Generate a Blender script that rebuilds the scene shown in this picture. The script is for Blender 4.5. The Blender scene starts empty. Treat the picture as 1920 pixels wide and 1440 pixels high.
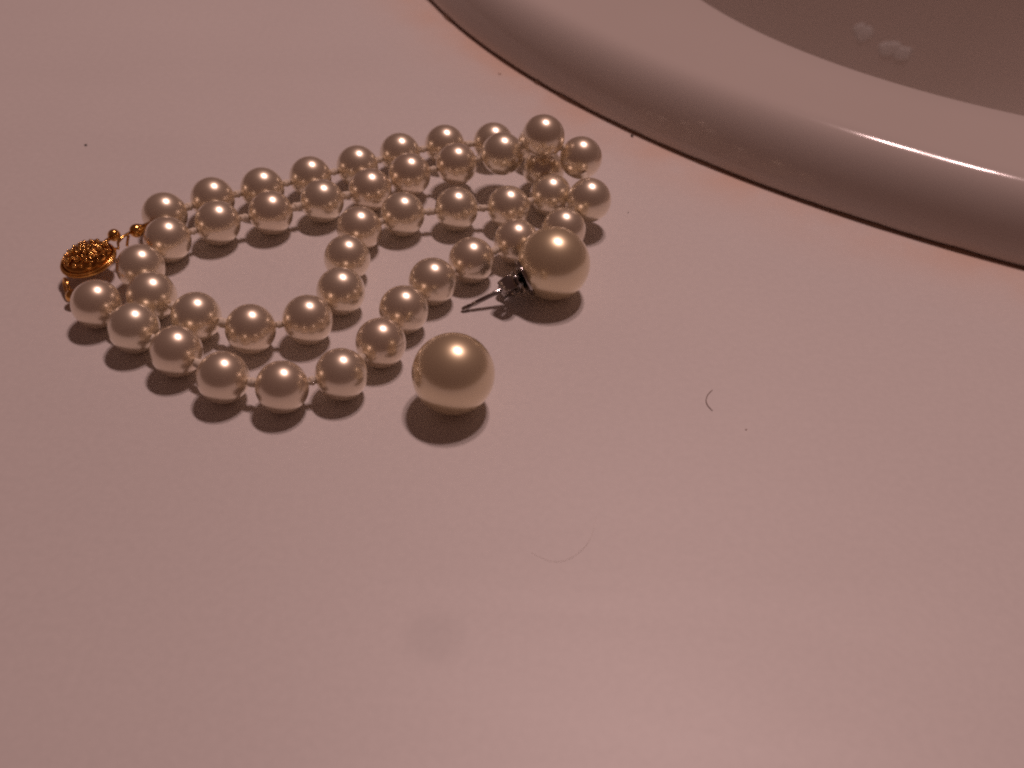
import bpy, bmesh, math, random
from mathutils import Vector, Matrix, noise

# ------------------------------------------------------------------ camera
MM = 0.001
sc = bpy.context.scene
col = sc.collection
F_PX, PITCH, ROLL, CAM_H = 1980.35, 0.747183, 0.0388393, 109.2788   # px of a 1920 px wide frame, rad, rad, mm
fw = Vector((0, math.cos(PITCH), -math.sin(PITCH)))
rt0 = Vector((1, 0, 0))
up0 = rt0.cross(fw)
rt = math.cos(ROLL) * rt0 + math.sin(ROLL) * up0
up = -math.sin(ROLL) * rt0 + math.cos(ROLL) * up0
cam_pos = Vector((0, 0, CAM_H))
cd = bpy.data.cameras.new('camera')
cd.sensor_width = 36.0
cd.lens = 36.0 * F_PX / 1920.0
cd.clip_start = 0.005
cd.clip_end = 20.0
cd.dof.use_dof = True
cd.dof.focus_distance = 0.168
cd.dof.aperture_fstop = 27.0
cam = bpy.data.objects.new('camera', cd)
col.objects.link(cam)
m = Matrix((rt, up, -fw)).transposed().to_4x4()
m.translation = cam_pos * MM
cam.matrix_world = m
sc.camera = cam

# ------------------------------------------------------------------ dim room and the lamp above the counter
w = bpy.data.worlds.new('World')
sc.world = w
w.use_nodes = True
bg = w.node_tree.nodes['Background']
bg.inputs['Color'].default_value = (1.0, 0.47, 0.38, 1)
bg.inputs['Strength'].default_value = 0.070
for k in (-1, 1):                                   # two round bulbs side by side on the wall above the counter
    ld = bpy.data.lights.new('vanity_bulb', 'POINT')
    ld.energy = 13.2
    ld.color = (1.0, 0.672, 0.634)
    ld.shadow_soft_size = 0.043
    lamp = bpy.data.objects.new('vanity_bulb', ld)
    lamp.location = (0.178 + 0.047 * k, 0.548 - 0.042 * k, 1.151)
    col.objects.link(lamp)

sc.view_settings.view_transform = 'Standard'
sc.view_settings.look = 'None'
sc.view_settings.exposure = 0.0
sc.view_settings.gamma = 1.0
sc.view_settings.use_curve_mapping = False
sc.render.engine = 'CYCLES'
sc.cycles.use_denoising = False          # the little grain left is like the photograph's
sc.cycles.sample_clamp_indirect = 1.2
sc.cycles.blur_glossy = 0.6
sc.cycles.filter_width = 2.3
sc.cycles.max_bounces = 8


# ------------------------------------------------------------------ helpers
def at(u, v, z):
    """point (mm) at height z on the sight line through pixel (u, v) of the 1920x1440 photograph"""
    d = fw + rt * ((u - 960) / F_PX) - up * ((v - 720) / F_PX)
    t = (z - CAM_H) / d.z
    return cam_pos + d * t


def link(name, mesh, mat, parent=None):
    o = bpy.data.objects.new(name, mesh)
    col.objects.link(o)
    if mat is not None and not mesh.materials:
        mesh.materials.append(mat)
    if parent is not None:
        o.parent = parent
    return o


def empty(name, loc=(0, 0, 0)):
    o = bpy.data.objects.new(name, None)
    o.location = loc
    o.empty_display_size = 0.005
    col.objects.link(o)
    return o


def tag(o, label=None, cat=None, group=None, kind=None):
    for k, v in (('label', label), ('category', cat), ('group', group), ('kind', kind)):
        if v:
            o[k] = v
    return o


def mesh_of(name, verts, faces, smooth=True):
    """verts in millimetres"""
    me = bpy.data.meshes.new(name)
    me.from_pydata([(v[0] * MM, v[1] * MM, v[2] * MM) for v in verts], [], faces)
    bm = bmesh.new()
    bm.from_mesh(me)
    bmesh.ops.recalc_face_normals(bm, faces=bm.faces)
    bm.to_mesh(me)
    bm.free()
    if smooth:
        for p in me.polygons:
            p.use_smooth = True
    me.update()
    return me


class Geo:
    def __init__(self):
        self.v = []
        self.f = []

    def add(self, verts, faces):
        b = len(self.v)
        self.v += [Vector(x) for x in verts]
        self.f += [tuple(i + b for i in f) for f in faces]

    def tube(self, pts, r, n=8, closed=False, rfun=None):
        pts = [Vector(p) for p in pts]
        N = len(pts)
        ref = Vector((0.13, 0.31, 0.94)).normalized()
        verts, faces = [], []
        prev = None
        for i, p in enumerate(pts):
            if closed:
                t = (pts[(i + 1) % N] - pts[i - 1]).normalized()
            else:
                t = (pts[min(i + 1, N - 1)] - pts[max(i - 1, 0)]).normalized()
            a = prev if prev is not None else ref
            a = a - t * a.dot(t)
            if a.length < 1e-4:
                a = t.orthogonal()
            a.normalize()
            prev = a
            b = t.cross(a)
            rr = rfun(i / (N - 1)) * r if rfun else r
            for k in range(n):
                th = 2 * math.pi * k / n
                verts.append(p + (a * math.cos(th) + b * math.sin(th)) * rr)
        for i in range(N if closed else N - 1):
            for k in range(n):
                faces.append((i * n + k, i * n + (k + 1) % n, ((i + 1) % N) * n + (k + 1) % n, ((i + 1) % N) * n + k))
        if not closed:
            faces.append(tuple(range(n)))
            faces.append(tuple((N - 1) * n + k for k in range(n)))
        self.add(verts, faces)
        return self

    def lathe(self, prof, origin, axis, n=24, squash=None):
        """prof: list of (distance along axis, radius)"""
        axis = Vector(axis).normalized()
        a = axis.orthogonal().normalized()
        b = axis.cross(a)
        origin = Vector(origin)
        verts, faces = [], []
        for (h, r) in prof:
            for k in range(n):
                th = 2 * math.pi * k / n
                verts.append(origin + axis * h + (a * math.cos(th) + b * math.sin(th)) * max(r, 1e-4))
        for i in range(len(prof) - 1):
            for k in range(n):
                faces.append((i * n + k, i * n + (k + 1) % n, (i + 1) * n + (k + 1) % n, (i + 1) * n + k))
        faces.append(tuple(range(n)))
        faces.append(tuple((len(prof) - 1) * n + k for k in range(n)))
        self.add(verts, faces)
        return self

    def ball(self, c, r, n=14, fr=None):
        """fr: optional 3 axis vectors scaling the ball"""
        c = Vector(c)
        ax = fr or (Vector((1, 0, 0)), Vector((0, 1, 0)), Vector((0, 0, 1)))
        h = n // 2
        verts = [c + ax[2] * r]
        for i in range(1, h):
            ph = math.pi * i / h
            for k in range(n):
                th = 2 * math.pi * k / n
                verts.append(c + (ax[0] * math.sin(ph) * math.cos(th) + ax[1] * math.sin(ph) * math.sin(th) + ax[2] * math.cos(ph)) * r)
        verts.append(c - ax[2] * r)
        faces = []
        for k in range(n):
            faces.append((0, 1 + k, 1 + (k + 1) % n))
            e = len(verts) - 1
            s = 1 + (h - 2) * n
            faces.append((e, s + (k + 1) % n, s + k))
        for i in range(h - 2):
            for k in range(n):
                faces.append((1 + i * n + k, 1 + (i + 1) * n + k, 1 + (i + 1) * n + (k + 1) % n, 1 + i * n + (k + 1) % n))
        self.add(verts, faces)
        return self

    def build(self, name, mat, parent=None, smooth=True, origin=None):
        vs = self.v if origin is None else [x - Vector(origin) for x in self.v]
        o = link(name, mesh_of(name, vs, self.f, smooth), mat, parent)
        if origin is not None:
            o.location = Vector(origin) * MM
        return o


def nodes(name):
    mt = bpy.data.materials.new(name)
    mt.use_nodes = True
    nt = mt.node_tree
    return mt, nt, nt.nodes['Principled BSDF'], nt.nodes, nt.links


def setp(b, **kw):
    for k, v in kw.items():
        b.inputs[k.replace('_', ' ')].default_value = v


# ------------------------------------------------------------------ materials
def mat_counter():
    mt, nt, b, N, L = nodes('white_laminate')
    setp(b, Roughness=0.46, IOR=1.6)
    b.inputs['Specular IOR Level'].default_value = 0.75
    tc = N.new('ShaderNodeTexCoord')
    # broad unevenness of an old white surface
    n1 = N.new('ShaderNodeTexNoise'); n1.inputs['Scale'].default_value = 22; n1.inputs['Detail'].default_value = 4
    n2 = N.new('ShaderNodeTexNoise'); n2.inputs['Scale'].default_value = 900; n2.inputs['Detail'].default_value = 3
    for n in (n1, n2):
        L.new(tc.outputs['Object'], n.inputs['Vector'])
    mx = N.new('ShaderNodeMix'); mx.data_type = 'RGBA'
    mx.inputs[6].default_value = (0.76, 0.72, 0.69, 1)
    mx.inputs[7].default_value = (0.70, 0.66, 0.64, 1)
    L.new(n1.outputs['Fac'], mx.inputs[0])
    mx2 = N.new('ShaderNodeMix'); mx2.data_type = 'RGBA'; mx2.blend_type = 'MULTIPLY'
    r2 = N.new('ShaderNodeMapRange'); r2.inputs[1].default_value = 0.3; r2.inputs[2].default_value = 0.7
    r2.inputs[3].default_value = 0.965; r2.inputs[4].default_value = 1.015
    L.new(n2.outputs['Fac'], r2.inputs[0])
    mx2.inputs[0].default_value = 1.0
    L.new(mx.outputs[2], mx2.inputs[6]); L.new(r2.outputs[0], mx2.inputs[7])
    # wiped sheen: long soft streaks and water marks change the gloss, not the colour
    mp = N.new('ShaderNodeMapping'); mp.inputs['Rotation'].default_value = (0, 0, 0.6); mp.inputs['Scale'].default_value = (9, 42, 1)
    L.new(tc.outputs['Object'], mp.inputs['Vector'])
    n5 = N.new('ShaderNodeTexNoise'); n5.inputs['Scale'].default_value = 1.0; n5.inputs['Detail'].default_value = 6; n5.inputs['Distortion'].default_value = 0.6
    L.new(mp.outputs[0], n5.inputs['Vector'])
    r5 = N.new('ShaderNodeMapRange'); r5.inputs[1].default_value = 0.3; r5.inputs[2].default_value = 0.7
    r5.inputs[3].default_value = 0.475; r5.inputs[4].default_value = 0.545
    L.new(n5.outputs['Fac'], r5.inputs[0]); L.new(r5.outputs[0], b.inputs['Roughness'])
    # orange grime seeping along the sink joint
    at_ = N.new('ShaderNodeAttribute'); at_.attribute_name = 'grime'
    n3 = N.new('ShaderNodeTexNoise'); n3.inputs['Scale'].default_value = 70; n3.inputs['Detail'].default_value = 5
    L.new(tc.outputs['Object'], n3.inputs['Vector'])
    r3 = N.new('ShaderNodeMapRange'); r3.inputs[1].default_value = 0.18; r3.inputs[2].default_value = 0.60
    L.new(n3.outputs['Fac'], r3.inputs[0])
    mu = N.new('ShaderNodeMath'); mu.operation = 'MULTIPLY'
    L.new(at_.outputs['Fac'], mu.inputs[0]); L.new(r3.outputs[0], mu.inputs[1])
    mx3 = N.new('ShaderNodeMix'); mx3.data_type = 'RGBA'
    L.new(mu.outputs[0], mx3.inputs[0]); L.new(mx2.outputs[2], mx3.inputs[6])
    mx3.inputs[7].default_value = (0.74, 0.555, 0.45, 1)
    # a faint dried smudge on the open counter
    c = at(815, 1195, 0) * MM
    vm = N.new('ShaderNodeVectorMath'); vm.operation = 'SUBTRACT'; vm.inputs[1].default_value = c
    L.new(tc.outputs['Object'], vm.inputs[0])
    n4 = N.new('ShaderNodeTexNoise'); n4.inputs['Scale'].default_value = 260
    L.new(tc.outputs['Object'], n4.inputs['Vector'])
    ln = N.new('ShaderNodeVectorMath'); ln.operation = 'LENGTH'; L.new(vm.outputs[0], ln.inputs[0])
    ad = N.new('ShaderNodeMath'); ad.operation = 'MULTIPLY_ADD'; ad.inputs[1].default_value = 0.0012
    L.new(n4.outputs['Fac'], ad.inputs[0]); L.new(ln.outputs['Value'], ad.inputs[2])
    r4 = N.new('ShaderNodeMapRange'); r4.interpolation_type = 'SMOOTHSTEP'
    r4.inputs[1].default_value = 0.0022; r4.inputs[2].default_value = 0.0058
    r4.inputs[3].default_value = 0.915; r4.inputs[4].default_value = 1.0
    L.new(ad.outputs[0], r4.inputs[0])
    mx4 = N.new('ShaderNodeMix'); mx4.data_type = 'RGBA'; mx4.blend_type = 'MULTIPLY'; mx4.inputs[0].default_value = 1
    L.new(mx3.outputs[2], mx4.inputs[6]); L.new(r4.outputs[0], mx4.inputs[7])
    L.new(mx4.outputs[2], b.inputs['Base Color'])
    bp = N.new('ShaderNodeBump'); bp.inputs['Strength'].default_value = 0.2; bp.inputs['Distance'].default_value = 0.00003
    L.new(n2.outputs['Fac'], bp.inputs['Height']); L.new(bp.outputs['Normal'], b.inputs['Normal'])
    return mt


def mat_porcelain():
    mt, nt, b, N, L = nodes('white_porcelain')
    setp(b, Roughness=0.13, IOR=1.5)
    tc = N.new('ShaderNodeTexCoord')
    n1 = N.new('ShaderNodeTexNoise'); n1.inputs['Scale'].default_value = 30; n1.inputs['Detail'].default_value = 6
    L.new(tc.outputs['Object'], n1.inputs['Vector'])
    r = N.new('ShaderNodeMapRange'); r.inputs[3].default_value = 0.07; r.inputs[4].default_value = 0.17
    L.new(n1.outputs['Fac'], r.inputs[0]); L.new(r.outputs[0], b.inputs['Roughness'])
    mx = N.new('ShaderNodeMix'); mx.data_type = 'RGBA'
    mx.inputs[6].default_value = (0.65, 0.59, 0.55, 1); mx.inputs[7].default_value = (0.61, 0.55, 0.505, 1)
    L.new(n1.outputs['Fac'], mx.inputs[0]); L.new(mx.outputs[2], b.inputs['Base Color'])
    n2 = N.new('ShaderNodeTexNoise'); n2.inputs['Scale'].default_value = 260
    L.new(tc.outputs['Object'], n2.inputs['Vector'])
    bp = N.new('ShaderNodeBump'); bp.inputs['Strength'].default_value = 0.12; bp.inputs['Distance'].default_value = 0.0001
    L.new(n2.outputs['Fac'], bp.inputs['Height']); L.new(bp.outputs['Normal'], b.inputs['Normal'])
    return mt


def mat_pearl(name, c1, c2, metal, rough):
    mt, nt, b, N, L = nodes(name)
    tc = N.new('ShaderNodeTexCoord')
    oi = N.new('ShaderNodeObjectInfo')
    n1 = N.new('ShaderNodeTexNoise'); n1.noise_dimensions = '4D'
    n1.inputs['Scale'].default_value = 260; n1.inputs['Detail'].default_value = 3
    L.new(tc.outputs['Object'], n1.inputs['Vector'])
    ml = N.new('ShaderNodeMath'); ml.operation = 'MULTIPLY'; ml.inputs[1].default_value = 31.0
    L.new(oi.outputs['Random'], ml.inputs[0]); L.new(ml.outputs[0], n1.inputs['W'])
    mx = N.new('ShaderNodeMix'); mx.data_type = 'RGBA'
    mx.inputs[6].default_value = c1; mx.inputs[7].default_value = c2
    av = N.new('ShaderNodeMath'); av.operation = 'MULTIPLY_ADD'; av.inputs[1].default_value = 0.6
    mu = N.new('ShaderNodeMath'); mu.operation = 'MULTIPLY'; mu.inputs[1].default_value = 0.4
    L.new(oi.outputs['Random'], mu.inputs[0]); L.new(n1.outputs['Fac'], av.inputs[0]); L.new(mu.outputs[0], av.inputs[2])
    L.new(av.outputs[0], mx.inputs[0]); L.new(mx.outputs[2], b.inputs['Base Color'])
    setp(b, Metallic=metal, Roughness=rough, IOR=1.6)
    setp(b, Coat_Weight=1.0, Coat_Roughness=0.17, Coat_IOR=2.4)
    n2 = N.new('ShaderNodeTexNoise'); n2.inputs['Scale'].default_value = 1400; n2.inputs['Detail'].default_value = 2
    L.new(tc.outputs['Object'], n2.inputs['Vector'])
    bp = N.new('ShaderNodeBump'); bp.inputs['Strength'].default_value = 0.10; bp.inputs['Distance'].default_value = 0.00002
    L.new(n2.outputs['Fac'], bp.inputs['Height']); L.new(bp.outputs['Normal'], b.inputs['Normal'])
    return mt


def mat_metal(name, c, rough):
    mt, nt, b, N, L = nodes(name)
    setp(b, Metallic=1.0, Roughness=rough)
    tc = N.new('ShaderNodeTexCoord')
    n1 = N.new('ShaderNodeTexNoise'); n1.inputs['Scale'].default_value = 700; n1.inputs['Detail'].default_value = 4
    L.new(tc.outputs['Object'], n1.inputs['Vector'])
    mx = N.new('ShaderNodeMix'); mx.data_type = 'RGBA'
    mx.inputs[6].default_value = (*c, 1); mx.inputs[7].default_value = (c[0] * .6, c[1] * .52, c[2] * .45, 1)
    r = N.new('ShaderNodeMapRange'); r.inputs[1].default_value = 0.45; r.inputs[2].default_value = 0.75
    L.new(n1.outputs['Fac'], r.inputs[0]); L.new(r.outputs[0], mx.inputs[0])
    L.new(mx.outputs[2], b.inputs['Base Color'])
    return mt


def mat_plain(name, c, rough=0.6):
    mt, nt, b, N, L = nodes(name)
    setp(b, Roughness=rough)
    tc = N.new('ShaderNodeTexCoord')
    n1 = N.new('ShaderNodeTexNoise'); n1.inputs['Scale'].default_value = 1200; n1.inputs['Detail'].default_value = 3
    L.new(tc.outputs['Object'], n1.inputs['Vector'])
    mx = N.new('ShaderNodeMix'); mx.data_type = 'RGBA'
    mx.inputs[6].default_value = (*[x * 1.1 for x in c], 1); mx.inputs[7].default_value = (*[x * .8 for x in c], 1)
    L.new(n1.outputs['Fac'], mx.inputs[0]); L.new(mx.outputs[2], b.inputs['Base Color'])
    return mt


M_COUNTER = mat_counter()
M_SINK = mat_porcelain()
M_PEARL = mat_pearl('cream_pearl', (0.95, 0.87, 0.68, 1), (0.89, 0.74, 0.56, 1), 0.76, 0.345)
M_BIG = mat_pearl('golden_cream_pearl', (0.93, 0.81, 0.55, 1), (0.88, 0.72, 0.45, 1), 0.72, 0.355)
M_SILK = mat_plain('cream_silk', (0.80, 0.71, 0.58), 0.7)
M_GOLD = mat_metal('yellow_gold', (0.88, 0.50, 0.15), 0.17)
M_OLDGOLD = mat_metal('tarnished_gold', (0.58, 0.27, 0.07), 0.22)
M_SILVER = mat_metal('silver', (0.48, 0.465, 0.46), 0.13)
M_HAIR = mat_plain('brown_hair', (0.26, 0.17, 0.13), 0.5)
M_PALEHAIR = mat_plain('pale_hair', (0.60, 0.51, 0.45), 0.5)
M_DARK = mat_plain('dark_grit', (0.022, 0.014, 0.012), 0.8)
M_RUST = mat_plain('rust_brown_grit', (0.30, 0.13, 0.06), 0.8)
M_CAULK = mat_plain('old_brown_caulk', (0.27, 0.16, 0.105), 0.6)
M_REFLECTION = mat_plain('pale_reflection', (0.72, 0.71, 0.69), 0.2)  # pale colour of the added blobs that imitate bulb reflections
M_STEEL = mat_metal('chrome', (0.75, 0.74, 0.72), 0.15)

# ------------------------------------------------------------------ sink and counter
SC, SA, SB, SPH = Vector((208.1, 334.25, 0)), 250.0, 205.0, math.radians(1.1)
ex, ey = Vector((math.cos(SPH), math.sin(SPH), 0)), Vector((-math.sin(SPH), math.cos(SPH), 0))


def oval(t, d, z):
    """point of the sink outline at parameter t, inset by d (mm), at height z"""
    c, s = math.cos(t), math.sin(t)
    p = SC + ex * (SA * c) + ey * (SB * s)
    n = (ex * (c / SA) + ey * (s / SB)).normalized()
    q = p - n * d
    return Vector((q.x, q.y, z))


NT = 256
TS = [2 * math.pi * i / NT for i in range(NT)]
ring_d = [9.0, 0.6, -0.5, -2.0, -4.5, -8.0, -13.0, -20.0]
gr_val = [1.0, 1.0, 1.0, 0.9, 0.72, 0.45, 0.14, 0.0]
X0, X1, Y0, Y1 = -420.0, 520.0, -60.0, 660.0
verts, faces, grime = [], [], []
for d, g in zip(ring_d, gr_val):
    for t in TS:
        verts.append(oval(t, d, 0)); grime.append(g)
for t in TS:
    c = oval(t, 0, 0) - SC
    k = min(((X1 - SC.x) / c.x if c.x > 0 else (X0 - SC.x) / c.x) if abs(c.x) > 1e-6 else 1e9,
            ((Y1 - SC.y) / c.y if c.y > 0 else (Y0 - SC.y) / c.y) if abs(c.y) > 1e-6 else 1e9)
    verts.append(SC + c * k); grime.append(0.0)
nr = len(ring_d) + 1
for t in TS:                                   # front and back edges fold down: a slab
    pass
for i in range(NT):
    verts.append(verts[(nr - 1) * NT + i] - Vector((0, 0, 32))); grime.append(0.0)
for r in range(nr):
    for i in range(NT):
        faces.append((r * NT + i, r * NT + (i + 1) % NT, (r + 1) * NT + (i + 1) % NT, (r + 1) * NT + i))
me = mesh_of('countertop', verts, faces, smooth=False)
a_ = me.attributes.new('grime', 'FLOAT', 'POINT')
for i, g in enumerate(grime):
    a_.data[i].value = g
counter = link('countertop', me, M_COUNTER)
tag(counter, 'white laminate bathroom countertop', None, None, 'structure')


def arc(cx, cz, r, a0, a1, n):
    return [(cx + r * math.cos(math.radians(a0 + (a1 - a0) * i / n)), cz + r * math.sin(math.radians(a0 + (a1 - a0) * i / n))) for i in range(n + 1)]


sink = empty('oval_sink', tuple(SC * MM))
IC, IA, IB, IPH = Vector((206.5, 310.4, 0)), 184.0, 129.0, math.radians(21.5)
ix, iy = Vector((math.cos(IPH), math.sin(IPH), 0)), Vector((-math.sin(IPH), math.cos(IPH), 0))


def bowl_pt(t, k, d, z):
    """point of the basin opening facing outline parameter t: scaled by k about the basin centre, inset by d"""
    v = oval(t, 0, 0) - IC
    x, y = v.dot(ix), v.dot(iy)
    q = 1 / math.sqrt((x / IA) ** 2 + (y / IB) ** 2)
    p = IC + v * (q * k)
    n = (ix * (x / IA ** 2) + iy * (y / IB ** 2)).normalized()
    p = p - n * d
    return Vector((p.x, p.y, z))


def rings(rows, name, mat):
    vs = [p for row in rows for p in row]
    fs = []
    for r in range(len(rows) - 1):
        for i in range(NT):
            fs.append((r * NT + i, r * NT + (i + 1) % NT, (r + 1) * NT + (i + 1) % NT, (r + 1) * NT + i))
    return link(name, mesh_of(name, vs, fs), mat, None)


rim_prof = [(0.6, 0.02), (0.3, 0.3), (0.08, 0.7), (0.0, 1.2)]
for i in range(1, 41):                              # convex side rolling over into the flat top
    th = math.radians(90 * i / 40)
    hz = math.sin(th) ** (2 / 3.0)
    rim_prof.append((3.0 * hz + 8.0 * (1 - math.cos(th) ** (2 / 3.0)), 1.2 + 12.35 * hz))
rows = [[oval(t, d, z) for t in TS] for d, z in rim_prof]
for f_, z in ((.25, 13.75), (.5, 13.9), (.75, 13.8), (.9, 13.6)):
    rows.append([(oval(t, 11.0, 0) * (1 - f_) + bowl_pt(t, 1, -2.6, 0) * f_) + Vector((0, 0, z)) for t in TS])
lip = [(-2.4 + 2.6 * math.sin(math.radians(a)), 13.4 - 2.6 * (1 - math.cos(math.radians(a)))) for a in range(0, 86, 12)]
rows += [[bowl_pt(t, 1, d, z) for t in TS] for d, z in lip]
rim = rings(rows, 'rim', M_SINK)
bz = [(1.0, lip[-1][0], lip[-1][1]), (1.0, .7, 4), (1.0, 1.6, -8), (.995, 3, -24), (.985, 4.5, -45), (.97, 6, -68), (.95, 8, -96), (.91, 9, -120),
      (.84, 9, -138), (.70, 9, -149), (.48, 8, -154), (.30, 4, -156), (.15, 0, -157)]
bowl = rings([[bowl_pt(t, k, d, z) for t in TS] for k, d, z in bz], 'basin', M_SINK)
g = Geo()
cdr = Vector((IC.x, IC.y, -158))
g.lathe([(0, 30), (2, 31), (3.2, 29), (3.0, 22), (-4, 21), (-6, 0.1)], cdr, (0, 0, 1), 48)
drain = g.build('drain', M_STEEL)
gk = Geo()
kp, kr = [], []
for i in range(720):
    t = 2 * math.pi * i / 720
    p_ = oval(t, 0.05, 0.0)
    k_ = noise.noise(p_ * .16) * .5 + noise.noise(p_ * .55) * .5
    kp.append(p_ - (p_ - SC).normalized() * (-.10 * k_)); kr.append(.42 + .62 * k_)
gk.tube(kp + [kp[0]], 1.0, 7, rfun=lambda q: max(.10, kr[int(round(q * 720)) % 720]))
caulk = gk.build('caulk_bead', M_CAULK)
for o in (rim, bowl, drain, caulk):
    o.parent = sink
    o.matrix_parent_inverse = Matrix.Translation(-SC * MM)
tag(sink, 'off-white oval drop-in sink with rounded raised rim set into the counter', 'sink')

# ------------------------------------------------------------------ necklace
RP = 3.93
PX = [  # pearl centres in the photograph, clasp to clasp along the strand; z in mm
    (309, 403, 0), (399, 374, 0), (492, 354.5, 0), (582, 332.5, 0), (670, 312, 0), (750, 288, 0), (834, 272, 0), (925, 268, 0)]
pts = [at(u, v, RP) for u, v, _ in PX]
pts += [Vector((3.0, 182.2, RP)), Vector((4.4, 173.2, RP))]                   # under the crossing
PX2 = [(1033, 366, RP), (953.5, 389, RP), (856, 392, RP), (755, 402, RP), (673.5, 429, RP), (651, 484, RP), (639, 546, RP), (577, 600, RP),
       (470, 617, RP), (368, 594, RP), (284, 557, RP), (264, 502, RP), (314, 449, RP), (408, 417, RP), (508, 399, RP), (604, 377, RP),
       (694, 356, RP), (768, 327.5, RP + .6), (856, 308, RP + 1.2), (942, 288.5, RP + 3.7), (1021, 256, 12.3), (1087, 296, 8.4), (1105, 375, RP + 1.9),
       (1057, 431, RP), (968, 453, RP), (884, 488, RP), (811, 528, RP), (757, 581, RP), (714, 643, RP), (640, 702, RP), (529, 726, RP),
       (418, 708, RP), (331, 659, RP), (252, 614, RP), (181, 570, RP)]
pts += [at(u, v, z) for u, v, z in PX2]
random.seed(7)
rad = [RP * (1 + random.uniform(-.012, .008)) for _ in pts]
BIG = 6.05
C1 = at(850, 701, BIG)
C2 = at(1038, 494, BIG)
fixed = [(C1, BIG), (C2, BIG)]
for it in range(60):                                                            # no two pearls may cut into each other
    for i in range(len(pts)):
        for j in range(i + 1, len(pts)):
            d = pts[j] - pts[i]
            need = rad[i] + rad[j] + (0.25 if j == i + 1 else 0.03)
            if d.length < need:
                h = Vector((d.x, d.y, 0.0))
                h = h.normalized() if h.length > 2 else d.normalized()
                k = (need - d.length) * 0.5
                pts[i] = pts[i] - h * k
                pts[j] = pts[j] + h * k
        for c, r in fixed:
            d = pts[i] - c
            if d.length < rad[i] + r + .03:
                pts[i] = c + d * ((rad[i] + r + .03) / d.length)
        pts[i].z = max(pts[i].z, rad[i])

base = sum(pts, Vector()) / len(pts)
base.z = 0
neck = empty('pearl_necklace', tuple(base * MM))
tag(neck, 'knotted strand of cream pearls with gold filigree clasp looped on the counter', 'necklace')


def under(o, root, org):
    o.parent = root
    o.matrix_parent_inverse = Matrix.Translation(-Vector(org) * MM)


def sphere_mesh(name, n=56):
    gg = Geo().ball((0, 0, 0), 1.0, n)
    return mesh_of(name, gg.v, gg.f)


pm = sphere_mesh('pearl')
pm.materials.append(M_PEARL)
for i, p in enumerate(pts):
    o = bpy.data.objects.new('pearl', pm)
    col.objects.link(o)
    o.location = p * MM
    r = rad[i]
    nxt = pts[min(i + 1, len(pts) - 1)] - pts[max(i - 1, 0)]
    o.rotation_euler = nxt.to_track_quat('Z', 'X').to_euler()
    o.scale = (r, r * random.uniform(.985, 1.005), r * random.uniform(.985, 1.0))
    under(o, neck, base)

# a silk knot between every two pearls
def knot_mesh(seed):
    rr = random.Random(seed)
    gg = Geo()
    n = 46
    pp = []
    for i in range(n):
        t = i / (n - 1)
        a = t * 2 * math.pi * 2.4 + seed
        rad_ = 0.42 * math.sin(math.pi * (0.12 + 0.76 * t)) ** 0.6
        pp.append((rad_ * math.cos(a), rad_ * math.sin(a), (t - .5) * 0.85 + 0.05 * math.sin(3 * a)))
    gg.tube(pp, 0.24, 7)
    gg.ball((0, 0, 0), 0.46, 10)
    return mesh_of('knot', gg.v, gg.f)


kms = [knot_mesh(s) for s in range(4)]
for k in kms:
    k.materials.append(M_SILK)
gt = Geo()
for i in range(len(pts) - 1):
    a, b = pts[i], pts[i + 1]
    d = (b - a)
    dn = d.normalized()
    s0, s1 = a + dn * (rad[i] - .25), b - dn * (rad[i + 1] - .25)
    gap = (s1 - s0).length - .5
    gt.tube([a + dn * (rad[i] - .6), (a + b) / 2 + Vector((0, 0, -.03 * gap)), b - dn * (rad[i + 1] - .6)], 0.28, 7)
    o = bpy.data.objects.new('knot', kms[i % 4])
    col.objects.link(o)
    o.location = ((s0 + s1) / 2) * MM
    o.rotation_euler = dn.to_track_quat('Z', 'X').to_euler()
    sx = random.uniform(.95, 1.2) * (1.0 + .18 * max(0.0, min(gap - 1.0, 1.0)))
    o.scale = (sx, sx, min(max(gap / .88, .75), 2.2))
    under(o, neck, base)
under(gt.build('silk_thread', M_SILK), neck, base)

# gold fish-hook clasp
CC = at(166, 487, 3.6)
ca = Vector((0.73, 0.69, 0.0)).normalized()
cb = Vector((0, 0, 1)).cross(ca)
cz = (Vector((0, 0, 1)) + Vector((0.02, -0.16, 0))).normalized()
cb = cz.cross(ca).normalized()
ca = cb.cross(cz).normalized()
A_, B_, Z_ = 4.4, 3.4, 2.5
clasp = Geo().ball(CC, 1.0, 40, (ca * A_ * .95, cb * B_ * .95, cz * Z_ * .9)).build('clasp', M_OLDGOLD, None)


def onshell(x, y, lift=1.0, side=1):
    """point of the clasp's domed face: x, y in -1..1 of its length and width"""
    q = max(0.0, 1 - x * x - y * y)
    return CC + ca * (A_ * x * .97) + cb * (B_ * y * .97) + cz * (side * Z_ * math.sqrt(q) * lift)


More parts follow.
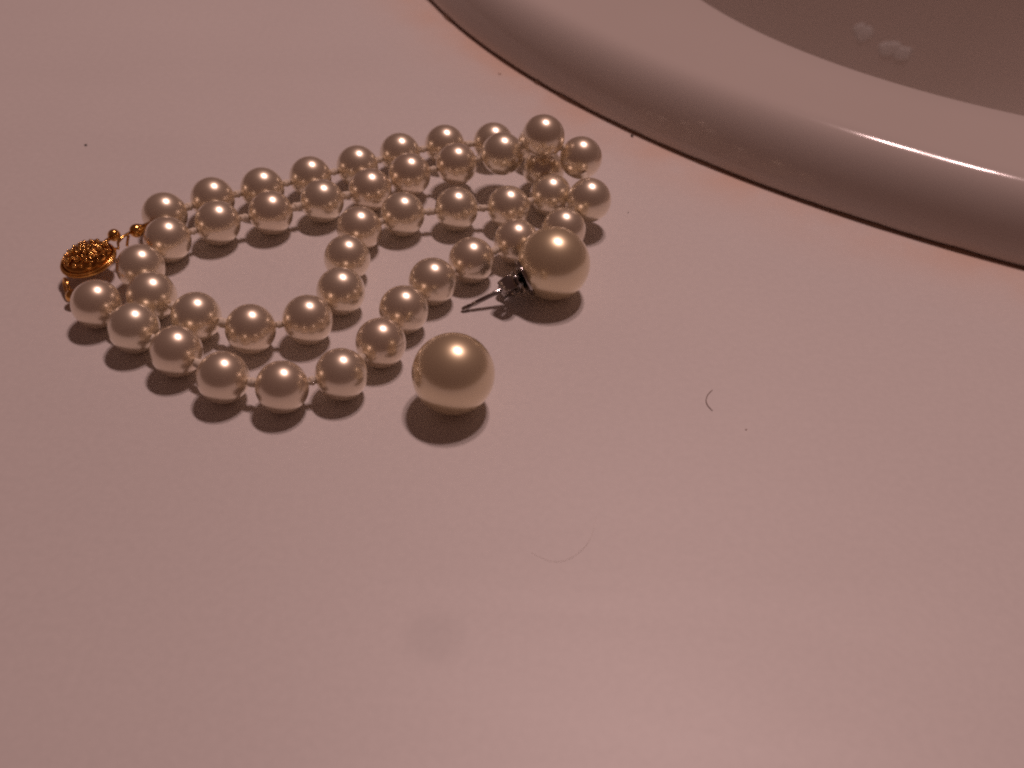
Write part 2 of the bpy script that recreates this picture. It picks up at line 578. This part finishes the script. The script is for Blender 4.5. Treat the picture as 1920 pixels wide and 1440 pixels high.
subs = []
gm = Geo()
gm.tube([CC + ca * (A_ * math.cos(t)) + cb * (B_ * math.sin(t)) for t in [2 * math.pi * i / 60 for i in range(60)]], .30, 8, closed=True)
gm.tube([CC + ca * (A_ * .99 * math.cos(t)) + cb * (B_ * .99 * math.sin(t)) + cz * .45 for t in [2 * math.pi * i / 60 for i in range(60)]], .16, 8, closed=True)
subs.append(gm.build('edge_band', M_GOLD))
gs = Geo()
for sx, sy, r0, turns, ph in ((.42, .28, .30, 1.6, 0), (.42, -.28, .30, -1.6, 0), (-.42, .28, .30, -1.6, 3.1), (-.42, -.28, .30, 1.6, 3.1),
                              (0, .50, .24, 1.5, 1.5), (0, -.50, .24, -1.5, -1.5), (.72, 0, .2, 1.4, 0), (-.72, 0, .2, -1.4, 3.1)):
    pp = []
    for i in range(34):
        t = i / 33
        a = ph + turns * 2 * math.pi * t
        r = r0 * (1 - .82 * t)
        x, y = sx + r * math.cos(a) * .85, sy + r * math.sin(a) * 1.2
        k = math.hypot(x, y)
        if k > .93:
            x, y = x * .93 / k, y * .93 / k
        pp.append(onshell(x, y, 1.03))
    gs.tube(pp, .14, 6)
subs.append(gs.build('filigree_scrolls', M_GOLD))
rb = random.Random(3)
bead_spots = [(0, 0, .42)] + [(.17 * math.cos(k * math.pi / 3), .24 * math.sin(k * math.pi / 3), .27) for k in range(6)]
bead_spots += [(.42, .28, .3), (.42, -.28, .3), (-.42, .28, .3), (-.42, -.28, .3), (0, .5, .25), (0, -.5, .25), (.72, 0, .28), (-.72, 0, .28),
               (.22, .62, .22), (-.22, .62, .22), (.22, -.62, .22), (-.22, -.62, .22), (.66, .48, .22), (-.66, .48, .22), (.66, -.48, .22), (-.66, -.48, .22),
               (.24, 0, .2), (-.24, 0, .2), (.56, .1, .2), (-.56, -.1, .2)]
bead_spots += [(.83 * math.cos(.2 + k * math.pi / 8), .83 * math.sin(.2 + k * math.pi / 8), .19) for k in range(16)]
for x, y, r in bead_spots:
    subs.append(Geo().ball(onshell(x, y, 1.07), r * 1.4, 12).build('granule', M_GOLD))
# tongue with its thumb ball, wire hook and the bead tip that holds the first pearl
ball_c = at(214, 441, 4.4)
end_r = CC + ca * A_
gg = Geo()
gg.tube([onshell(.86, .12, 1.0), onshell(.93, .28, 1.0) + cz * .5, ball_c], .38, 8)
gg.ball(ball_c, 1.08, 16)
subs.append(gg.build('thumb_ball', M_GOLD))
p0 = pts[0]
tipc = at(257, 432, 4.4)
dirp = (p0 - tipc).normalized()
hook = [end_r - ca * .3, at(222, 466, 3.8), at(221, 455, 4.6), at(229, 445, 4.9), at(240, 438, 4.8), tipc]
gg = Geo().tube(hook, .26, 8)
gg.tube([at(238, 462, 2.9), at(239, 452, 3.6), at(241, 441, 4.4)], .24, 8)
subs.append(gg.build('hook_wire', M_GOLD))
gg = Geo().lathe([(-1.2, .25), (-1.1, .7), (-.7, 1.05), (-.2, 1.2), (.4, 1.1), (.9, .8), (1.5, .5), (2.2, .38), ((p0 - tipc).length - RP + .5, .3)], tipc, dirp, 20)
subs.append(gg.build('bead_tip', M_GOLD))
pl = pts[-1]
end_l = CC - ca * A_
tip2 = at(137, 556, 1.7)
dir2 = (pl - tip2).normalized()
gg = Geo()
ringc = at(125, 538, 1.6)
rx, ry = (tip2 - end_l).normalized(), Vector((.35, -.2, .9)).normalized()
ry = (ry - rx * ry.dot(rx)).normalized()
gg.tube([ringc + rx * 1.5 * math.cos(t) + ry * 1.1 * math.sin(t) for t in [2 * math.pi * i / 24 for i in range(24)]], .3, 8, closed=True)
subs.append(gg.build('jump_ring', M_GOLD))
gg = Geo().lathe([(-1.3, .25), (-1.1, .7), (-.6, 1.05), (0, 1.15), (.6, .95), (1.2, .6), (2.0, .35), ((pl - tip2).length - RP + .5, .3)], tip2, dir2, 20)
subs.append(gg.build('bead_tip', M_GOLD))
under(clasp, neck, base)
clasp['label'] = 'gold filigree clasp with ball, hook and bead tips'
for s in subs:
    s.parent = clasp
    s.matrix_parent_inverse = Matrix.Translation(base * MM) @ Matrix.Translation(-base * MM)

# ------------------------------------------------------------------ pearl stud earrings
bigm = sphere_mesh('pearl', 72)
bigm.materials.append(M_BIG)


def earring(C, tip, label, clutched=True):
    root = empty('pearl_stud_earring', (C.x * MM, C.y * MM, 0))
    org = Vector((C.x, C.y, 0))
    tag(root, label, 'earring', 'pair of pearl stud earrings')
    o = bpy.data.objects.new('pearl', bigm)
    col.objects.link(o)
    o.location = C * MM
    o.scale = (BIG, BIG * .995, BIG * .995)
    d = (tip - C)
    length = d.length
    d.normalize()
    o.rotation_euler = d.to_track_quat('Z', 'Y').to_euler()
    under(o, root, org)
    wv = (Vector((0, 0, 1)) - d * d.z).normalized()
    vv = d.cross(wv).normalized()
    ro = math.radians(40)
    wv, vv = wv * math.cos(ro) - vv * math.sin(ro), vv * math.cos(ro) + wv * math.sin(ro)

    def P(a, w_, v_):
        return C + d * a + wv * w_ + vv * v_
    # cup glued to the pearl
    g_ = Geo().lathe([(BIG - .95, 2.98), (BIG - .95, 3.22), (BIG - .72, 3.34), (BIG - .48, 3.24), (BIG - .42, 3.0), (BIG - .5, 2.8), (BIG - .1, 2.2), (BIG + .15, 1.4), (BIG + .3, .6)], C, d, 36)
    under(g_.build('cup', M_SILVER), root, org)
    g_ = Geo().lathe([(BIG, .40), (length - 2.1, .40), (length - 1.9, .33), (length - 1.55, .33), (length - 1.35, .40), (length - .25, .40), (length, .26)], C, d, 16)
    under(g_.build('post', M_SILVER), root, org)
    if not clutched:
        return root
    # butterfly clutch: oval plate with a raised lip, two scrolls rolled in from its ends
    a0 = BIG + .65
    gc = Geo()
    n = 40
    pv = []
    for rr_, ha in ((.45, -.1), (.45, .22), (1.0, .26), (1.0, .02), (1.7, .02), (2.0, .25), (2.3, .26), (2.4, .1), (2.25, -.12), (1.7, -.18)):
        for k in range(n):
            t = 2 * math.pi * k / n
            pv.append(P(a0 + ha, rr_ * 1.12 * math.cos(t), rr_ * .86 * math.sin(t)))
    pf = []
    for r in range(10):
        r2 = (r + 1) % 10
        for k in range(n):
            pf.append((r * n + k, r * n + (k + 1) % n, r2 * n + (k + 1) % n, r2 * n + k))
    gc.add(pv, pf)
    clutch = gc.build('clutch', M_SILVER)
    under(clutch, root, org)
    for s in (1, -1):
        prof = []
        for i in range(30):
            t = i / 29
            ang = math.radians(-95 + 330 * t)
            r = 1.50 * (1 - .30 * t)
            prof.append((a0 + 1.75 + r * math.sin(ang), s * (2.05 + r * math.cos(ang))))
        gq = Geo()
        vs, fs = [], []
        th = .13
        for i, (a, w_) in enumerate(prof):
            i0, i1 = max(i - 1, 0), min(i + 1, 29)
            tx, ty = prof[i1][0] - prof[i0][0], prof[i1][1] - prof[i0][1]
            ll = math.hypot(tx, ty)
            nx, ny = -ty / ll * th, tx / ll * th
            half = 1.3 * (1 - .35 * (i / 29))
            vs += [P(a + nx, w_ + ny, -half), P(a + nx, w_ + ny, half), P(a - nx, w_ - ny, half), P(a - nx, w_ - ny, -half)]
        for i in range(29):
            for k in range(4):
                fs.append((i * 4 + k, i * 4 + (k + 1) % 4, (i + 1) * 4 + (k + 1) % 4, (i + 1) * 4 + k))
        fs += [(0, 1, 2, 3), (116, 117, 118, 119)]
        gq.add(vs, fs)
        so = gq.build('scroll', M_SILVER, None, smooth=True)
        md = so.modifiers.new('edge', 'BEVEL')
        md.width = .06 * MM
        md.segments = 2
        so.parent = clutch
    return root


earring(C2, at(866, 581, .32), 'large pearl stud earring with silver post and butterfly clutch lying beside the necklace')
earring(C1, C1 + Vector((-0.076, 0.997, -0.372)).normalized() * 15.4,
        'large pearl stud earring standing alone with its post turned away behind the pearl', False)

# ------------------------------------------------------------------ small things lying on the counter
def hair(pix, r, label, mat, z=.08):
    p = [at(u, v, z) for u, v in pix]
    dense = []
    for i in range(len(p) - 1):                                   # Catmull-Rom
        p0_, p1_, p2_, p3_ = p[max(i - 1, 0)], p[i], p[i + 1], p[min(i + 2, len(p) - 1)]
        for k in range(8):
            t = k / 8
            dense.append(.5 * ((2 * p1_) + (p2_ - p0_) * t + (2 * p0_ - 5 * p1_ + 4 * p2_ - p3_) * t * t + (3 * p1_ - p0_ - 3 * p2_ + p3_) * t ** 3))
    dense.append(p[-1])
    gg = Geo().tube(dense, r, 6, rfun=lambda t: .35 + .65 * math.sin(math.pi * min(max(t, .05), .95)) ** .5)
    return tag(gg.build('hair', mat, None, origin=dense[0]), label, 'hair')


hair([(1336, 731), (1328, 739), (1324, 750), (1327, 760), (1336, 770)], .065, 'short curved brown hair on the open counter', M_HAIR)
hair([(1118, 968), (1112, 996), (1098, 1024), (1070, 1046), (1036, 1053), (996, 1036)], .012, 'long faint pale hair curving across the bare counter', M_PALEHAIR, .05)


def speck(u, v, size, label, mat, ax=(1, .7, .6), rot=0, z=0.0, seed=1):
    rr = random.Random(seed)
    c = at(u, v, z)
    bm = bmesh.new()
    bmesh.ops.create_icosphere(bm, subdivisions=2, radius=1)
    ph = rr.uniform(0, 6)
    for vv in bm.verts:
        k = 1 + .25 * math.sin(vv.co.x * 4 + ph) * math.cos(vv.co.y * 3 + ph)
        q = Vector((vv.co.x * ax[0], vv.co.y * ax[1], vv.co.z * ax[2])) * (size * k)
        q.rotate(Matrix.Rotation(rot, 3, 'Z'))
        vv.co = q * MM
    lo = min(vv.co.z for vv in bm.verts)
    me_ = bpy.data.meshes.new('speck')
    bm.to_mesh(me_)
    bm.free()
    o = link('dust_speck', me_, mat)
    o.location = (c.x * MM, c.y * MM, c.z * MM - lo * .9)
    return tag(o, label, 'speck')


speck(1185, 256, .42, 'black seed-like speck on the counter touching the sink joint', M_DARK, (1, .5, .45), math.radians(-65), seed=2)
speck(161, 273, .26, 'dark round speck on bare counter behind the gold clasp', M_DARK, (1, .8, .6), .2, seed=3)
speck(1399, 806, .13, 'tiny rust brown speck near the short curved hair', M_RUST, (1, .8, .5), .4, seed=4)
speck(1178, 399, .12, 'tiny dark grain between the necklace and the sink', M_DARK, (1, .8, .5), .4, seed=5)
speck(937, 139, .28, 'orange brown crumb on the counter along the sink joint', M_RUST, (1.2, .6, .3), -.4, seed=6)


# pale blobs added on the basin wall in place of blurred bulb reflections
from mathutils.bvhtree import BVHTree
bpy.context.view_layer.update()
bm_ = bmesh.new(); bm_.from_mesh(bowl.data)
bvh = BVHTree.FromBMesh(bm_)
for k, (u, v, su, sv, n_, label) in enumerate(((1618, 62, 12, 7, 22, 'small pale blob standing in for a bulb reflection on the basin wall, the rounder of two'),
                                              (1680, 96, 22, 6, 30, 'longer pale blob standing in for a bulb reflection on the basin wall'))):
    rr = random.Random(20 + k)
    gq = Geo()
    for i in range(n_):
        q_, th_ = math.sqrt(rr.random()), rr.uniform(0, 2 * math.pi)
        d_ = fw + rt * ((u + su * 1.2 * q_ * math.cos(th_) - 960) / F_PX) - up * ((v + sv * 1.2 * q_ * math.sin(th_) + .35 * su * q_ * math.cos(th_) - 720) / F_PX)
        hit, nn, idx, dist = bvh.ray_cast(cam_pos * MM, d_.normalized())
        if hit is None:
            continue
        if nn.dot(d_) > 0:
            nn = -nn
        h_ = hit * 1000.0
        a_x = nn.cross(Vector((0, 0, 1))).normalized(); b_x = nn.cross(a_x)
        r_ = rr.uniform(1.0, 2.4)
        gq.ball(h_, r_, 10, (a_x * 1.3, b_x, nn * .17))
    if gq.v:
        o = gq.build('bulb_reflection_blob', M_REFLECTION, None, origin=gq.v[0])
        tag(o, label, 'soap', 'modelled bulb reflections in the basin')
